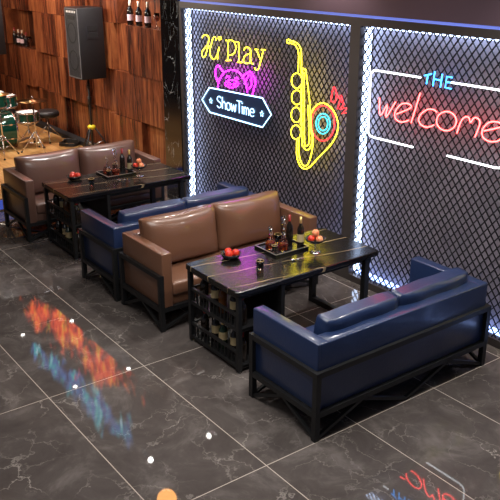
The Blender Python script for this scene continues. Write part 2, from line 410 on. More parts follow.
def clip_line(y0, y1, z0, z1, c, s):
    """segment of z = s*y + c inside the rectangle"""
    pts = []
    for y in (y0, y1):
        z = s*y + c
        if z0 <= z <= z1: pts.append((y, z))
    for z in (z0, z1):
        y = (z - c)/s
        if y0 < y < y1: pts.append((y, z))
    return sorted(pts)[:1] + sorted(pts)[-1:] if len(pts) >= 2 else None
plabels = ['black diamond wire mesh panel with the saxophone neon, between the marble column and the post',
           'black diamond wire mesh panel behind the welcome neon sign', 'black diamond wire mesh panel right of the guitar neon, past the second post']
for i, (y0, y1) in enumerate(panels):
    t = thing('wire_mesh_panel', plabels[i], 'wall panel', (0, 0, 0), 0, 'mesh panels of the lightbox wall')
    bm = B(); dw, dh = 0.074, 0.094; s = dh/dw
    for sg, wd in ((1, .0066), (-1, .009)):
        k = -120
        while k < 160:
            c = k*dh; k += 1
            sl = sg*s; seg = clip_line(y0, y1, Z0, Z1, c - sl*y0, sl)
            if not seg or abs(seg[0][0] - seg[-1][0]) < .01: continue
            (ya, za), (yb, zb) = seg
            bar(bm, (MX + .004*sg, ya, za), (MX + .004*sg, yb, zb), wd, .010, up=(1, 0, 0))
    obj('wire_mesh', bm, 'mesh_black', t)
    bm = B(); box(bm, (2.185, y1 - .012, Z0 + .02), (2.262, y1, Z1 - .02)); obj('light_strip', bm, 'led_white', t)
    bm = B(); box(bm, (2.20, y0 + .02, Z1 - .02), (2.285, y1 - .02, Z1)); obj('light_strip', bm, 'led_white', t)
    bm = B(); box(bm, (2.20, y0 + .02, Z0), (2.285, y1 - .02, Z0 + .01)); obj('light_strip', bm, 'led_soft', t)
    bm = B(); box(bm, (2.20, y0, Z0 + .02), (2.285, y0 + .01, Z1 - .02)); obj('light_strip', bm, 'led_soft', t)

# ceiling downlights
def make_downlight():
    t = thing('ceiling_downlight', '', 'ceiling light', (0, 0, 3.3), 0, 'round downlights in the dark ceiling')
    bm = B(); lathe(bm, [(.05, -.001), (.05, -.03), (.034, -.032), (.034, -.001)], 20); obj('trim_ring', bm, 'white_plastic', t)
    bm = B(); lathe(bm, [(0, -.028), (.033, -.028), (.033, -.002), (0, -.002)], 20); obj('lens', bm, 'lamp_lens', t)
    l = bpy.data.lights.new('downlight', 'SPOT'); l.energy = 110; l.spot_size = math.radians(115); l.spot_blend = .8
    l.shadow_soft_size = .03; l.color = (1, .96, .9)
    o = bpy.data.objects.new('downlight', l); C.objects.link(o); o.parent = t; o.location = (0, 0, -.05)
    return t
dl = None
for nm, y in (('above the front blue sofa', -0.1), ('above the near brown sofa', 2.25), ('above the second row of sofas', 4.5), ('above the stage edge', 6.88), ('above the drum stage', 9.08)):
    for side, x in (('nearer the mesh wall', 2.06), ('further from the mesh wall', 1.12)):
        lb = 'small round ceiling downlight %s, %s' % (nm, side)
        if dl is None: dl = make_downlight(); dl.location = (x, y, 3.3); dl['label'] = lb
        else: dup(dl, (x, y, 3.3), label=lb)
# amber globe pendants
def pendant(loc, lb):
    t = thing('pendant_lamp', lb, 'pendant lamp', loc, 0, 'amber globe pendants')
    bm = B(); lathe(bm, [(.12*math.sin(PI*i/12), -.12*math.cos(PI*i/12)) for i in range(13)], 24); obj('globe', bm, 'amber_globe', t)
    bm = B(); rod(bm, (0, 0, .11), (0, 0, 3.3 - loc[2]), .006); obj('cord', bm, 'cable_black', t)
    bm = B(); lathe(bm, [(0, .10), (.035, .10), (.03, .15), (0, .15)], 14); obj('cap', bm, 'brass', t)
pendant((0.74, 3.42, 3.02), 'amber globe pendant lamp above the aisle beside the near brown sofa')
pendant((-0.9, 4.95, 3.02), 'amber globe pendant lamp above the open floor on the left')
# unseen ceiling screen, added and shaped for the coloured reflections in the floor
t = thing('ceiling_screen', 'unseen ceiling screen added for the flame red and icy blue reflections in the tiles', 'screen')
bm = B(); box(bm, (.66, 4.6, 3.288), (2.08, 10.9, 3.3)); obj('casing', bm, 'dark_gap', t)
bm = B(); box(bm, (.68, 4.62, 3.284), (2.06, 10.88, 3.2885)); obj('display', bm, 'screen_image', t)

# ================================================================ SOFAS
L_, D_, HR, HB, LR = 1.807, 0.752, 0.526, 0.72, 0.20
def make_sofa(leather, kind, label, loc, rz=0.0):
    """local frame: back along y = 0, front at y = D_, x from 0 to L_"""
    t = thing('two_seat_sofa', label, 'sofa', loc, rz, 'two-seat sofas at the bar tables')
    p = .042
    for x in (p/2, L_ - p/2):
        for y in (p/2, D_ - p/2):
            obj('leg', one(bar, (x, y, 0), (x, y, HR), p), 'black_steel', t)
    bm = B()
    for x in (p/2, L_ - p/2):
        for z in (HR - p/2, LR): bar(bm, (x, p, z), (x, D_ - p, z), p*.95)
    for z in (HR - p/2, LR): bar(bm, (p, p/2, z), (L_ - p, p/2, z), p*.95)
    bar(bm, (p, D_ - p/2, LR), (L_ - p, D_ - p/2, LR), p*.95)
    obj('frame_rail', bm, 'black_steel', t)
    for y in (p/2, D_ - p/2):
        bm = B()
        zz = [(p, .02), (L_*.25, LR - .02), (L_*.5, .012), (L_*.75, LR - .02), (L_ - p, .02)]
        for a, b in zip(zz, zz[1:]): bar(bm, (a[0], y, a[1]), (b[0], y, b[1]), .024)
        obj('zigzag_brace', bm, 'black_steel', t)
    for x in (p/2, L_ - p/2):
        bm = B(); bar(bm, (x, p, .02), (x, D_/2, LR - .02), .024); bar(bm, (x, D_/2, LR - .02), (x, D_ - p, .02), .024)
        obj('zigzag_brace', bm, 'black_steel', t)
    i = .032; at = .100
    # seat base and shell
    obj('seat_base', rbox((i + .01, i + .01, LR + .015), (L_ - i - .01, D_ - i - .012, .31), .012), leather, t)
    for k, x in enumerate((i, L_ - i - at)):
        bm = rbox((x, i, LR + .018), (x + at, D_ - i + .028, HB), .011)
        obj('armrest', bm, leather, t)
    obj('backrest', rbox((i + .02, i - .002, LR + .018), (L_ - i - .02, i + .125, HB - .001), .011), leather, t)
    # seat cushions
    xa, xb = i + at + .004, L_ - i - at - .004; xm = (xa + xb)/2
    for a, b in ((xa, xm - .003), (xm + .003, xb)):
        bm = rbox((a, i + .12, .305), (b, D_ - i + .02, .428), .028, 4); obj('seat_cushion', bm, leather, t)
    # back cushions
    for n_, (a, b) in enumerate(((xa, xm - .004), (xm + .004, xb))):
        if kind == 'slim' and n_ == 0: a += .065
        w_ = b - a
        if kind == 'slim':
            bm = puff(w_ + .035, .165, .40, ((a + b)/2, .235, .41), .10, e=.62)
        else:
            bm = puff(w_ + .03, .31, .475, ((a + b)/2, .275, .41), .13, e=.22)
        c = obj('back_cushion', bm, leather, t)
    return t
blue1 = make_sofa('blue_leather', 'slim', 'blue leather two-seat sofa on zigzag black frame in the foreground, its back to the viewer', (0, 0, 0))
brown1 = make_sofa('brown_leather', 'puffy', 'brown leather two-seat sofa facing the table with the lit magenta reflection', (L_, 2.035 + D_, 0), PI)
blue2 = dup(blue1, (-.02, 2.85, 0), 0, 'blue leather two-seat sofa back to back with the near brown sofa, middle of the row')
brown2 = make_sofa('taupe_leather', 'puffy', 'taupe brown leather two-seat sofa in front of the stage, furthest from the viewer', (L_ - .075, 4.90 + D_, 0), PI)

# ================================================================ TABLES
TL, TD, TH = 1.52, 0.75, 0.71
def make_table(loc, label):
    t = thing('bar_table', label, 'table', loc, 0, 'black marble bar tables with bottle racks')
    bm = B(); r = .035; prof = []
    for cx, cy, a0 in ((TL - r, TD - r, 0), (r, TD - r, 90), (r, r, 180), (TL - r, r, 270)):
        for k in range(5):
            a = math.radians(a0 + 22.5*k); prof.append((cx + r*math.cos(a), cy + r*math.sin(a)))
    def ring(ins, z):
        return [bm.verts.new((TL/2 + (x - TL/2)*(1 - ins/TL*2), TD/2 + (y - TD/2)*(1 - ins/TD*2), z)) for x, y in prof]
    rg = [ring(.006, TH - .045), ring(0, TH - .039), ring(0, TH - .006), ring(.006, TH)]
    n = len(prof); bm.faces.new(rg[0][::-1]); bm.faces.new(rg[3])
    for a, b in zip(rg, rg[1:]):
        for j in range(n): bm.faces.new((a[j], a[(j+1) % n], b[(j+1) % n], b[j]))
    obj('tabletop', bm, 'table_marble', t)
    # apron
    bm = B(); z = TH - .045
    for y in (.06, TD - .06): bar(bm, (.06, y, z - .02), (TL - .06, y, z - .02), .03, .04)
    for x in (.06, TL - .07): bar(bm, (x, .06, z - .02), (x, TD - .06, z - .02), .03, .038)
    obj('apron', bm, 'black_steel', t)
    x0, x1, y0, y1 = .04, .46, .03, TD - .03
    for x in (x0, x1):
        for y in (y0, y1): obj('leg', one(bar, (x, y, 0.012), (x, y, z), .036), 'black_steel', t)
    for x in (x0, x1):
        for y in (y0, y1): obj('foot', one(lathe, [(0, 0), (.015, 0), (.012, .013), (0, .013)], 10, (x, y, 0)), 'steel', t)
    for zs in (.055, .375):
        obj('shelf', one(box, (x0 - .01, y0 - .01, zs - .012), (x1 + .01, y1 + .01, zs + .008)), 'black_steel', t)
    obj('rack_back', one(box, (x1 + .012, y0, .05), (x1 + .022, y1, z)), 'black_steel', t)
    for zs in (.045, .365):   # slatted gallery round each shelf
        for kk in range(3):
            bm = B()
            if kk == 0: a, b, nn = (x0, y0), (x0, y1), 14
            else: a, b, nn = ((x0, y0), (x1, y0), 8) if kk == 1 else ((x0, y1), (x1, y1), 8)
            for zz in (zs, zs + .128): bar(bm, (*a, zz), (*b, zz), .022 if kk == 0 else .018)
            for q in range(1, nn):
                f = q/nn; px, py = a[0] + (b[0] - a[0])*f, a[1] + (b[1] - a[1])*f
                bar(bm, (px, py, zs), (px, py, zs + .128), .009)
            if kk == 1:
                bm.free(); bm = B(); bar(bm, (*a, zs), (*b, zs), .02)
            obj('railing', bm, 'black_steel', t)
    # loop leg
    bm = B(); xl = TL - .12
    for y in (.05, TD - .02): bar(bm, (xl, y, 0.0), (xl, y, z), .05)
    bar(bm, (xl, .07, .025), (xl, TD - .04, .025), .05); bar(bm, (xl, .07, z - .03), (xl, TD - .04, z - .03), .05)
    obj('loop_leg', bm, 'black_steel', t)
    return t
T1 = (0.10, 1.04, 0); T2 = (0.10, 4.06, 0)
make_table(T1, 'black marble bar table with bottle rack in the foreground, between the blue and brown sofas')
make_table(T2, 'black marble bar table with bottle rack further back, in front of the taupe sofa')

# ---------------------------------------------------------------- bottles
def make_bottle(mat_, lab, foil, h=.27, r=.034, name='wine_bottle', label='', loc=(0, 0, 0), group=None, lz=.05):
    t = thing(name, label, 'bottle', loc, 0, group)
    s = h/.27
    bm = B(); lathe(bm, [(0, 0), (r*.95, 0), (r, .006*s), (r, .155*s), (r*.88, .175*s), (r*.42, .2*s), (r*.36, .215*s), (r*.36, .258*s), (0, .258*s)], 20)
    obj('bottle_body', bm, mat_, t)
    if lab: obj('label', one(lathe, [(r + .0008, lz*s), (r + .0008, (lz + .07)*s)], 20), lab, t)
    obj('cap', one(lathe, [(r*.40, .215*s), (r*.42, .27*s), (0, .27*s)], 14), foil, t)
    return t
pro = {}
def place_bottle(kind, loc, label, group, h=.27, r=.034, rz=0):
    key = (kind, h, r)
    if key in pro: return dup(pro[key], loc, rz, label, group)
    m_, l_, f_ = {'cream': ('bottle_glass', 'label_cream', 'foil_gold'), 'dark': ('bottle_glass', None, 'foil_red'), 'red': ('bottle_amber', None, 'foil_red'),
                  'green': ('bottle_green', 'label_cream', 'foil_gold'), 'pink': ('bottle_glass', 'label_pink', 'foil_pale')}[kind]
    pro[key] = make_bottle(m_, l_, f_, h, r, 'wine_bottle', label, loc, group, .084 if r == .036 else .05); return pro[key]
ords = ['nearest', 'second nearest', 'middle', 'second furthest', 'furthest']
for (tx, ty, _), tn in ((T1, 'foreground'), (T2, 'rear')):
    for tier, zb, kinds in (('upper', .384, ('dark', 'cream', 'red', 'cream', 'dark')), ('lower', .064, ('dark', 'cream', 'green', 'cream', 'dark'))):
        for q in range(5):
            kk = kinds[q]; y = ty + .09 + q*.135
            dsc = {'cream': 'dark bottle with cream label', 'dark': 'plain dark bottle', 'green': 'green bottle with cream label', 'red': 'reddish brown bottle'}[kk]
            place_bottle(kk, (tx + .115 + .02*(q % 2), y, zb), '%s %s in the %s tier of the %s table rack' % (ords[q], dsc, tier, tn), 'bottles in the %s table rack' % tn, .265, .036)
        if tier == 'lower': place_bottle('green', (tx + .33, ty + .10, zb), 'green bottle at the inner side of the lower tier, %s table rack' % tn, 'bottles in the %s table rack' % tn, .265, .036)

# ---------------------------------------------------------------- table ware
def fruit(loc, r, m_, label, group, name, cat='fruit'):
    bm = B(); lathe(bm, [(0, -.72*r), (.3*r, -.86*r), (.7*r, -.7*r), (.97*r, -.15*r), (.95*r, .3*r), (.6*r, .78*r), (.25*r, .86*r), (0, .7*r)], 18)
    t = thing(name, label, cat, loc, random.random()*3, group); obj('flesh', bm, m_, t)
    obj('stem', one(tube, [(0, 0, .68*r), (.05*r, 0, 1.0*r), (.16*r, 0, 1.2*r)], .06*r, 6), 'stem_green', t)
def tray(x0, x1, y0, y1, z, label):
    t = thing('serving_tray', label, 'tray', ((x0 + x1)/2, (y0 + y1)/2, z), 0, 'serving trays on the tables')
    hx, hy = (x1 - x0)/2, (y1 - y0)/2
    obj('tray_base', one(box, (-hx, -hy, .001), (hx, hy, .012)), 'tray_black', t)
    bm = B(); bn = B(); w_ = .008
    for a, b in (((-hx, -hy), (hx, -hy)), ((hx, -hy), (hx, hy)), ((hx, hy), (-hx, hy)), ((-hx, hy), (-hx, -hy))):
        bar(bm, (*a, .012), (*b, .012), w_, .022); bar(bn, (*a, .024), (*b, .024), w_ + .001, .004)
    obj('tray_wall', bm, 'tray_black', t); obj('tray_rim', bn, 'tray_rim', t)
    return t
def decanter(loc, h, balls, label, group):
    t = thing('crystal_decanter', label, 'decanter', loc, 0, group)
    hb = .12
    obj('flask', one(lathe, [(0, 0), (.042, 0), (.046, .01), (.046, .05), (.036, .085), (.016, .105), (.012, hb), (.016, hb + .008), (0, hb + .008)], 20), 'glass', t)
    obj('liquor', one(lathe, [(0, .006), (.038, .006), (.040, .045), (.036, .055), (0, .055)], 18), 'liquor', t)
    bm = B(); z = hb + .008; n = balls; rr = (h - z)/(2*n)
    for k in range(n):
        zc = z + rr*(2*k + 1); r_ = min(rr*1.02, .021)*(1.0 if k % 2 == 0 else .72) if k < n - 1 else min(rr*1.1, .026)
        bmesh.ops.create_icosphere(bm, subdivisions=1, radius=r_, matrix=Matrix.Translation((.004*(-1)**k, 0, zc)))
    obj('stopper', bm, 'glass', t)
    return t
def tumbler(loc, label, group, h=.075, r=.032):
    t = thing('whisky_glass', label, 'glass', loc, 0, group)
    obj('cup', one(lathe, [(0, 0), (r*.86, 0), (r, h), (r*.9, h), (r*.78, .01), (0, .01)], 20), 'glass', t)
    obj('whisky', one(lathe, [(0, .012), (r*.74, .012), (r*.85, h*.72), (0, h*.72)], 18), 'whisky', t)
    obj('rim', one(tube, [(r*.96*math.cos(a*PI/8), r*.96*math.sin(a*PI/8), h) for a in range(16)], .0022, 6, None, True), 'foil_gold', t)
def compote(loc, label, group):
    t = thing('footed_fruit_bowl', label, 'bowl', loc, 0, group)
    obj('foot', one(lathe, [(0, 0), (.046, 0), (.046, .004), (.012, .012), (0, .012)], 24), 'pewter', t)
    obj('stem', one(lathe, [(.008, .01), (.006, .05), (.010, .085), (0, .088)], 12), 'glass', t)
    obj('bowl', one(lathe, [(0, .085), (.05, .09), (.082, .112), (.090, .128), (.084, .128), (.074, .114), (.045, .097), (0, .094)], 26), 'bowl_black', t)
def low_bowl(loc, label, group):
    t = tag(obj('fruit_bowl', one(lathe, [(0, 0), (.045, 0), (.075, .018), (.088, .045), (.082, .047), (.068, .024), (.04, .010), (0, .009)], 28), 'bowl_black'), label, 'bowl', group)
    t.location = loc
def spoon(loc, rz, label, group):
    t = thing('serving_spoon', label, 'spoon', loc, rz, group)
    bm = B(); bmesh.ops.create_uvsphere(bm, u_segments=14, v_segments=8, radius=1, matrix=Matrix.Translation((0, 0, .009)) @ Matrix.Diagonal((.022, .015, .008, 1)))
    obj('spoon_bowl', bm, 'pewter', t); obj('handle', one(tube, [(.018, 0, .008), (.06, 0, .012), (.12, 0, .007)], .003, 8), 'pewter', t)
tl = TH
for (ox, oy), tn, has_low in (((0, 0), 'foreground', True), ((-.025, 3.04), 'rear', True)):
    g = 'ware on the %s table' % tn
    A = lambda x, y, z=0: (x + ox, y + oy, tl + z)
    low_bowl(A(.482, 1.66), 'low black bowl holding red apples on the %s table' % tn, g)
    for q, (dx, dy, dz, nm) in enumerate(((-.034, -.020, .046, 'at the left in the low bowl'), (.034, -.020, .046, 'at the right in the low bowl'), (.0, .039, .048, 'at the back of the low bowl'))):
        fruit(A(.482 + dx, 1.66 + dy, dz), .033, 'fruit_red', 'red apple %s of the %s table' % (nm, tn), 'red apples on the %s table' % tn, 'red_apple')
    tumbler(A(.531, 1.321), 'whisky glass with gold rim standing alone on the %s table' % tn, g)
    tray(.79 + ox, 1.146 + ox, 1.44 + oy, 1.735 + oy, tl, 'square black tray with pale rim holding decanters on the %s table' % tn)
    decanter(A(.872, 1.62, .012), .205, 2, 'short crystal decanter on the tray of the %s table' % tn, g)
    decanter(A(.935, 1.525, .012), .31, 4, 'tall crystal decanter with stacked ball stopper on the tray of the %s table' % tn, g)
    tumbler(A(.845, 1.53, .012), 'small whisky glass in front of the decanters on the tray, %s table' % tn, g, .06, .026)
    tumbler(A(1.01, 1.69, .012), 'whisky glass at the rear edge of the tray of the %s table' % tn, g, .08, .032)
    place_bottle('dark', A(1.062, 1.60, .012), 'dark bottle with red cap on the tray of the %s table' % tn, g, .27, .031)
    place_bottle('cream', A(1.105, 1.50, .012), 'dark bottle with cream label on the tray corner of the %s table' % tn, g, .27, .030)
    compote(A(1.14, 1.344), 'footed black fruit bowl with peaches on the %s table' % tn, g)
    for q, (dx, dy, dz, nm) in enumerate(((-.038, .010, .127, 'on the left'), (.028, .027, .127, 'on the right'), (.0, .0, .176, 'on top'), (.012, -.037, .127, 'in front'))):
        fruit(A(1.14 + dx, 1.344 + dy, dz), .032, 'fruit_red' if q == 0 else 'fruit_peach', 'peach in the footed bowl of the %s table, %s' % (tn, nm), 'peaches on the %s table' % tn, 'peach')
    spoon(A(.862, 1.30), -.35, 'silver serving spoon lying in front of the tray on the %s table' % tn, g)

# ================================================================ NICHE BOTTLES
for q, y in enumerate((6.87, 6.62, 6.37)):
    place_bottle('pink', (2.43, y, 2.15), 'wine bottle with pink label in the upper wall niche, %s' % ('leftmost', 'middle one', 'rightmost, beside the glasses')[q], 'pink-label bottles in the upper wall niche', .33, .045)
def wine_glass(loc, label, group):
    t = thing('wine_glass', label, 'glass', loc, 0, group)
    obj('foot', one(lathe, [(0, 0), (.035, 0), (.035, .003), (.006, .008), (0, .008)], 18), 'glass', t)
    obj('stem', one(lathe, [(.004, .006), (.004, .09), (0, .09)], 10), 'glass', t)
    obj('cup', one(lathe, [(.0, .088), (.025, .10), (.042, .14), (.038, .20), (.034, .20), (.037, .14), (.022, .106), (0, .096)], 18), 'glass', t)
    obj('wine', one(lathe, [(0, .098), (.021, .106), (.036, .142), (0, .142)], 16), 'liquor', t)
wine_glass((2.43, 6.13, 2.15), 'wine glass in the upper wall niche, next to the pink-label bottles', 'glasses in the upper wall niche')
wine_glass((2.43, 5.95, 2.15), 'wine glass in the upper wall niche, beside the marble column', 'glasses in the upper wall niche')
for q, (y, k, h) in enumerate(((11.52, 'dark', .31), (11.32, 'pink', .29), (11.14, 'pink', .29), (10.96, 'dark', .26))):
    place_bottle(k, (2.44, y, 1.48), '%s bottle in the lower left wall niche, %s' % ('plain dark' if k == 'dark' else 'pale-label', ('leftmost', 'second from left', 'third from left', 'rightmost small one')[q]), 'bottles in the lower left wall niche', h, .045)
wine_glass((2.43, 10.76, 1.48), 'small glass in the lower left wall niche, right of the bottles', 'glasses in the lower left wall niche')
# ================================================================ SPEAKERS
def speaker_stand(loc, top, label):
    t = thing('tripod_speaker_stand', label, 'speaker stand', loc, 0, 'tripod speaker stands')
    obj('pole', one(rod, (0, 0, .12), (0, 0, top - loc[2]), .017), 'speaker_black', t)
    obj('collar', one(rod, (0, 0, .78), (0, 0, .90), .030), 'speaker_black', t)
    obj('collar', one(rod, (0, 0, 1.02), (0, 0, 1.08), .026), 'speaker_black', t)
    obj('hub', one(lathe, [(0, .40), (.05, .40), (.062, .42), (.062, .445), (.04, .46), (0, .46)], 16), 'yellow_plastic', t)
    for k in range(3):
        a = math.radians(100 + 120*k); c, s = math.cos(a), math.sin(a)
        lg = obj('leg', one(rod, (.05*c, .05*s, .42), (.30*c, .30*s, .012), .012), 'speaker_black', t)
        obj('rubber_foot', one(lathe, [(0, 0), (.018, 0), (.018, .02), (0, .02)], 10, (.30*c, .30*s, 0)), 'cable_black', lg)
        obj('brace', one(rod, (.02*c, .02*s, .15), (.18*c, .18*s, .21), .007), 'steel', t)
    return t
def speaker(x0, y0, z0, label, w_=.44, d_=.40, h=1.02, front='-x'):
    t = thing('loudspeaker', label, 'speaker', (x0, y0, z0), 0, 'tall loudspeakers on the stage')
    obj('cabinet', rbox((0, 0, 0), (d_, w_, h), .012, 2), 'speaker_black', t)
    gr = obj('grille', one(box, (-.006, .03, .03), (.002, w_ - .03, h - .03)), 'grille', t)
    bm = B(); fz = .02
    for a, b in (((0, .012, fz), (0, w_ - .012, fz)), ((0, .012, h - fz), (0, w_ - .012, h - fz)), ((0, .012, fz), (0, .012, h - fz)), ((0, w_ - .012, fz), (0, w_ - .012, h - fz))): bar(bm, a, b, .012)
    obj('grille_frame', bm, 'trim_grey', t)
    for zc, rr in ((.27, .15), (.66, .15)):
        bm = B(); lathe(bm, [(rr, -.009), (rr*.93, -.014), (rr*.86, -.009)], 28, (0, w_/2, zc), 'x'); obj('woofer_ring', bm, 'dark_gap', t)
    obj('horn', one(box, (-.012, .10, .85), (-.005, w_ - .10, .91)), 'dark_gap', t)
    bm = B()
    for k in range(6): box(bm, (-.010, .06 + k*.055, .945), (-.005, .09 + k*.055, .975))
    obj('badge', bm, 'white_plastic', t)
    hd = obj('handle_plate', one(box, (.12, -.006, .58), (.30, .002, .78)), 'grille', t)
    bm = B(); box(bm, (.135, -.010, .60), (.285, -.004, .67)); box(bm, (.135, -.010, .69), (.285, -.004, .765)); obj('handle_recess', bm, 'dark_gap', hd)
    return t
speaker_stand((2.10, 7.70, SZ), 1.32, 'black tripod speaker stand with yellow hub behind the taupe sofa')
speaker(1.905, 7.48, 1.345, 'black loudspeaker on the yellow-hubbed stand in front of the wood wall')
speaker_stand((1.18, 9.60, SZ), 1.545, 'black tripod speaker stand at the left edge behind the drum kit')
speaker(.93, 9.32, 1.575, 'black loudspeaker at the top left corner, above the drum kit', .44, .54, 1.05)
# coiled cables at the foot of the wood wall
for q, (x, y, lb) in enumerate(((2.05, 8.45, 'black cable coil on the stage floor left of the speaker stand'), (1.95, 7.15, 'black cable coil on the stage floor right of the speaker stand'))):
    pts = [(x + (.15 + .02*math.sin(5*a))*math.cos(a), y + (.17 + .02*math.cos(4*a))*math.sin(a), SZ + .012 + .006*a/2) for a in [k*.35 for k in range(60)]]
    tag(obj('cable_coil', one(tube, pts, .010, 6), 'cable_black'), lb, 'cable', 'coiled cables on the stage')
# ================================================================ DRUM KIT
def drum(name, loc, r, h, axis, label, group, lugs=8, rot=0.0, bothheads=True):
    t = thing(name, label, 'drum', loc, rot, group)
    obj('shell', one(lathe, [(r, -h/2), (r, h/2)], 32, (0, 0, 0), axis), 'drum_green', t)
    for s in (-1, 1):
        obj('hoop', one(lathe, [(r + .002, s*(h/2 - .012)), (r + .014, s*(h/2 - .012)), (r + .014, s*(h/2 + .012)), (r - .006, s*(h/2 + .012)), (r - .006, s*(h/2 + .004))], 32, (0, 0, 0), axis), 'chrome', t)
        obj('drum_head', one(lathe, [(0, s*(h/2 + .004)), (r, s*(h/2 + .002))], 32, (0, 0, 0), axis), 'drum_head', t)
    for k in range(lugs):
        a = 2*PI*(k + .5)/lugs; c, s = math.cos(a), math.sin(a); R_ = r + .012; bm = B()
        for f in (-.27, .27):
            hh = f*h
            P = (R_*c, R_*s, hh) if axis == 'z' else (hh, R_*c, R_*s)
            bmesh.ops.create_cube(bm, size=1, matrix=Matrix.Translation(P) @ Matrix.Diagonal((.02, .02, .045, 1) if axis == 'z' else (.045, .02, .02, 1)))
        P0 = [(R_*c*1.02, R_*s*1.02, -h/2), (R_*c*1.02, R_*s*1.02, h/2)] if axis == 'z' else [(-h/2, R_*c*1.02, R_*s*1.02), (h/2, R_*c*1.02, R_*s*1.02)]
        rod(bm, P0[0], P0[1], .004, n=6); obj('lug', bm, 'chrome', t)
    return t
def tripod(t, h, r=.24, m_='chrome', z0=.30, a0=20, lean=None):
    obj('pole', one(rod, (0, 0, .08), (0, 0, h), .011), m_, t)
    for k in range(3):
        a = math.radians(a0 + 120*k); c, s = math.cos(a), math.sin(a)
        bm = B(); rod(bm, (.012*c, .012*s, z0), (r*c, r*s, .008), .009, n=8); rod(bm, (.012*c, .012*s, .12), (r*.5*c, r*.5*s, z0*.52), .006, n=8)
        lg = obj('leg', bm, m_, t); obj('rubber_foot', one(lathe, [(0, 0), (.016, 0), (.014, .022), (0, .022)], 10, (r*c, r*s, 0)), 'cable_black', lg)
gd = 'green drum kit on the stage'
kz = SZ + .30
k = drum('bass_drum', (1.07, 8.95, kz), .28, .42, 'x', 'large green bass drum with chrome hoops, lying on the stage', gd, 8)
for s in (-1, 1): obj('spur', one(rod, (-.15, s*.26, -.02), (-.20, s*.36, -.30), .010), 'chrome', k)
drum('tom_drum', (1.05, 8.92, SZ + .78), .165, .22, 'z', 'green rack tom with white head above the bass drum, nearest the left edge', gd, 6)
obj('mount_arm', one(rod, (.12, 0, .29), (.12, 0, .36), .012), 'chrome', k)
t = drum('tom_drum', (1.40, 9.38, SZ + .66), .15, .18, 'z', 'small green tom with white head behind the bass drum', gd, 6)
obj('stand_pole', one(rod, (0, 0, -.655), (0, 0, -.09), .012), 'chrome', t)
for k_ in range(3):
    a = 2.1*k_; obj('leg', one(rod, (0, 0, -.40), (.2*math.cos(a), .2*math.sin(a), -.655), .009), 'chrome', t)
# snare on its basket stand
t = thing('snare_stand', 'chrome basket stand under the green snare drum', 'drum stand', (1.53, 8.86, SZ))
tripod(t, .33, .22, 'chrome', .26, 50)
bm = B()
for k_ in range(3):
    a = math.radians(80 + 120*k_); c, s = math.cos(a), math.sin(a); tube(bm, [(.01*c, .01*s, .32), (.15*c, .15*s, .375), (.15*c, .15*s, .385)], .007, 6)
obj('basket', bm, 'chrome', t)
drum('snare_drum', (1.53, 8.86, SZ + .475), .175, .14, 'z', 'shallow green snare drum with chrome rims between the bass drum and black stool', gd, 8)
# throne
t = thing('drum_stool', 'round black padded drum stool on chrome legs', 'stool', (1.93, 9.03, SZ))
obj('seat', one(lathe, [(0, .40), (.17, .40), (.20, .415), (.205, .46), (.19, .49), (.15, .505), (0, .508)], 32), 'stool_black', t)
tripod(t, .40, .26, 'chrome', .26, 10)
# cymbals
def cymbal(loc, h, r, label, a0, m_='brass', rr=.24):
    t = thing('cymbal_stand', label, 'cymbal', loc, 0, 'cymbals of the drum kit')
    tripod(t, h + .03, rr, 'chrome', .32, a0)
    obj('cymbal', one(lathe, [(0, h + .02), (.03, h + .016), (.045, h + .004), (r, h - .015), (r, h - .018), (.04, h + .0), (0, h + .01)], 36), m_, t)
    obj('wing_nut', one(lathe, [(0, h + .015), (.018, h + .02), (.014, h + .035), (.006, h + .06), (0, h + .06)], 12), 'chrome', t)
mat('cymbal_dark', (0.16, 0.085, 0.035), 0.25, 1.0)
cymbal((1.46, 8.38, SZ), .82, .235, 'dark bronze cymbal on a tall chrome tripod stand in front of the snare drum', 40, 'cymbal_dark', .24)
cymbal((.93, 8.38, SZ), .97, .17, 'brass cymbal on a chrome tripod in front of the bass drum', 10, 'brass', .24)
# kick pedal
t = thing('bass_drum_pedal', 'chrome bass drum pedal on the stage behind the bass drum', 'pedal', (1.33, 9.06, SZ))
obj('foot_board', one(box, (.06, -.04, .012), (.30, .04, .024), Matrix.Rotation(-.25, 4, 'Y') @ Matrix.Translation((0, 0, 0.0))), 'steel', t)
bm = B(); rod(bm, (.04, -.06, 0), (.04, -.06, .2), .008); rod(bm, (.04, .06, 0), (.04, .06, .2), .008); rod(bm, (.04, -.06, .2), (.04, .06, .2), .008)
obj('frame', bm, 'chrome', t); obj('beater', one(rod, (.04, 0, .2), (-.0, 0, .33), .007, .02), 'chrome', t)

# ================================================================ NEON SIGNS
NX = 2.126
def smooth(pts, k=4):
    if len(pts) < 4: return pts
    out = []; closed = (abs(pts[0][0] - pts[-1][0]) + abs(pts[0][1] - pts[-1][1])) < 1e-4
    P = pts
    for i in range(len(P) - 1):
        p0 = P[i-1] if i > 0 else (P[-2] if closed else P[0]); p1 = P[i]; p2 = P[i+1]; p3 = P[i+2] if i + 2 < len(P) else (P[1] if closed else P[-1])
        for j in range(k):
            t = j/k
            out.append(tuple(.5*((2*p1[a]) + (-p0[a] + p2[a])*t + (2*p0[a] - 5*p1[a] + 4*p2[a] - p3[a])*t*t + (-p0[a] + 3*p1[a] - 3*p2[a] + p3[a])*t**3) for a in (0, 1)))
    out.append(P[-1]); return out
def neon_part(name, lines, m_, parent, r=.0075, sm=True, x=NX):
    bm = B()
    for ln in lines:
        q = smooth(ln) if sm and len(ln) > 4 else ln
        tube(bm, [(x, a, b) for a, b in q], r, 7)
    return obj(name, bm, m_, parent)
def standoffs(parent, pts):
    bm = B()
    for y, z in pts: rod(bm, (NX, y, z), (MX - .011, y, z), .006, n=6)
    obj('standoff', bm, 'mesh_black', parent)
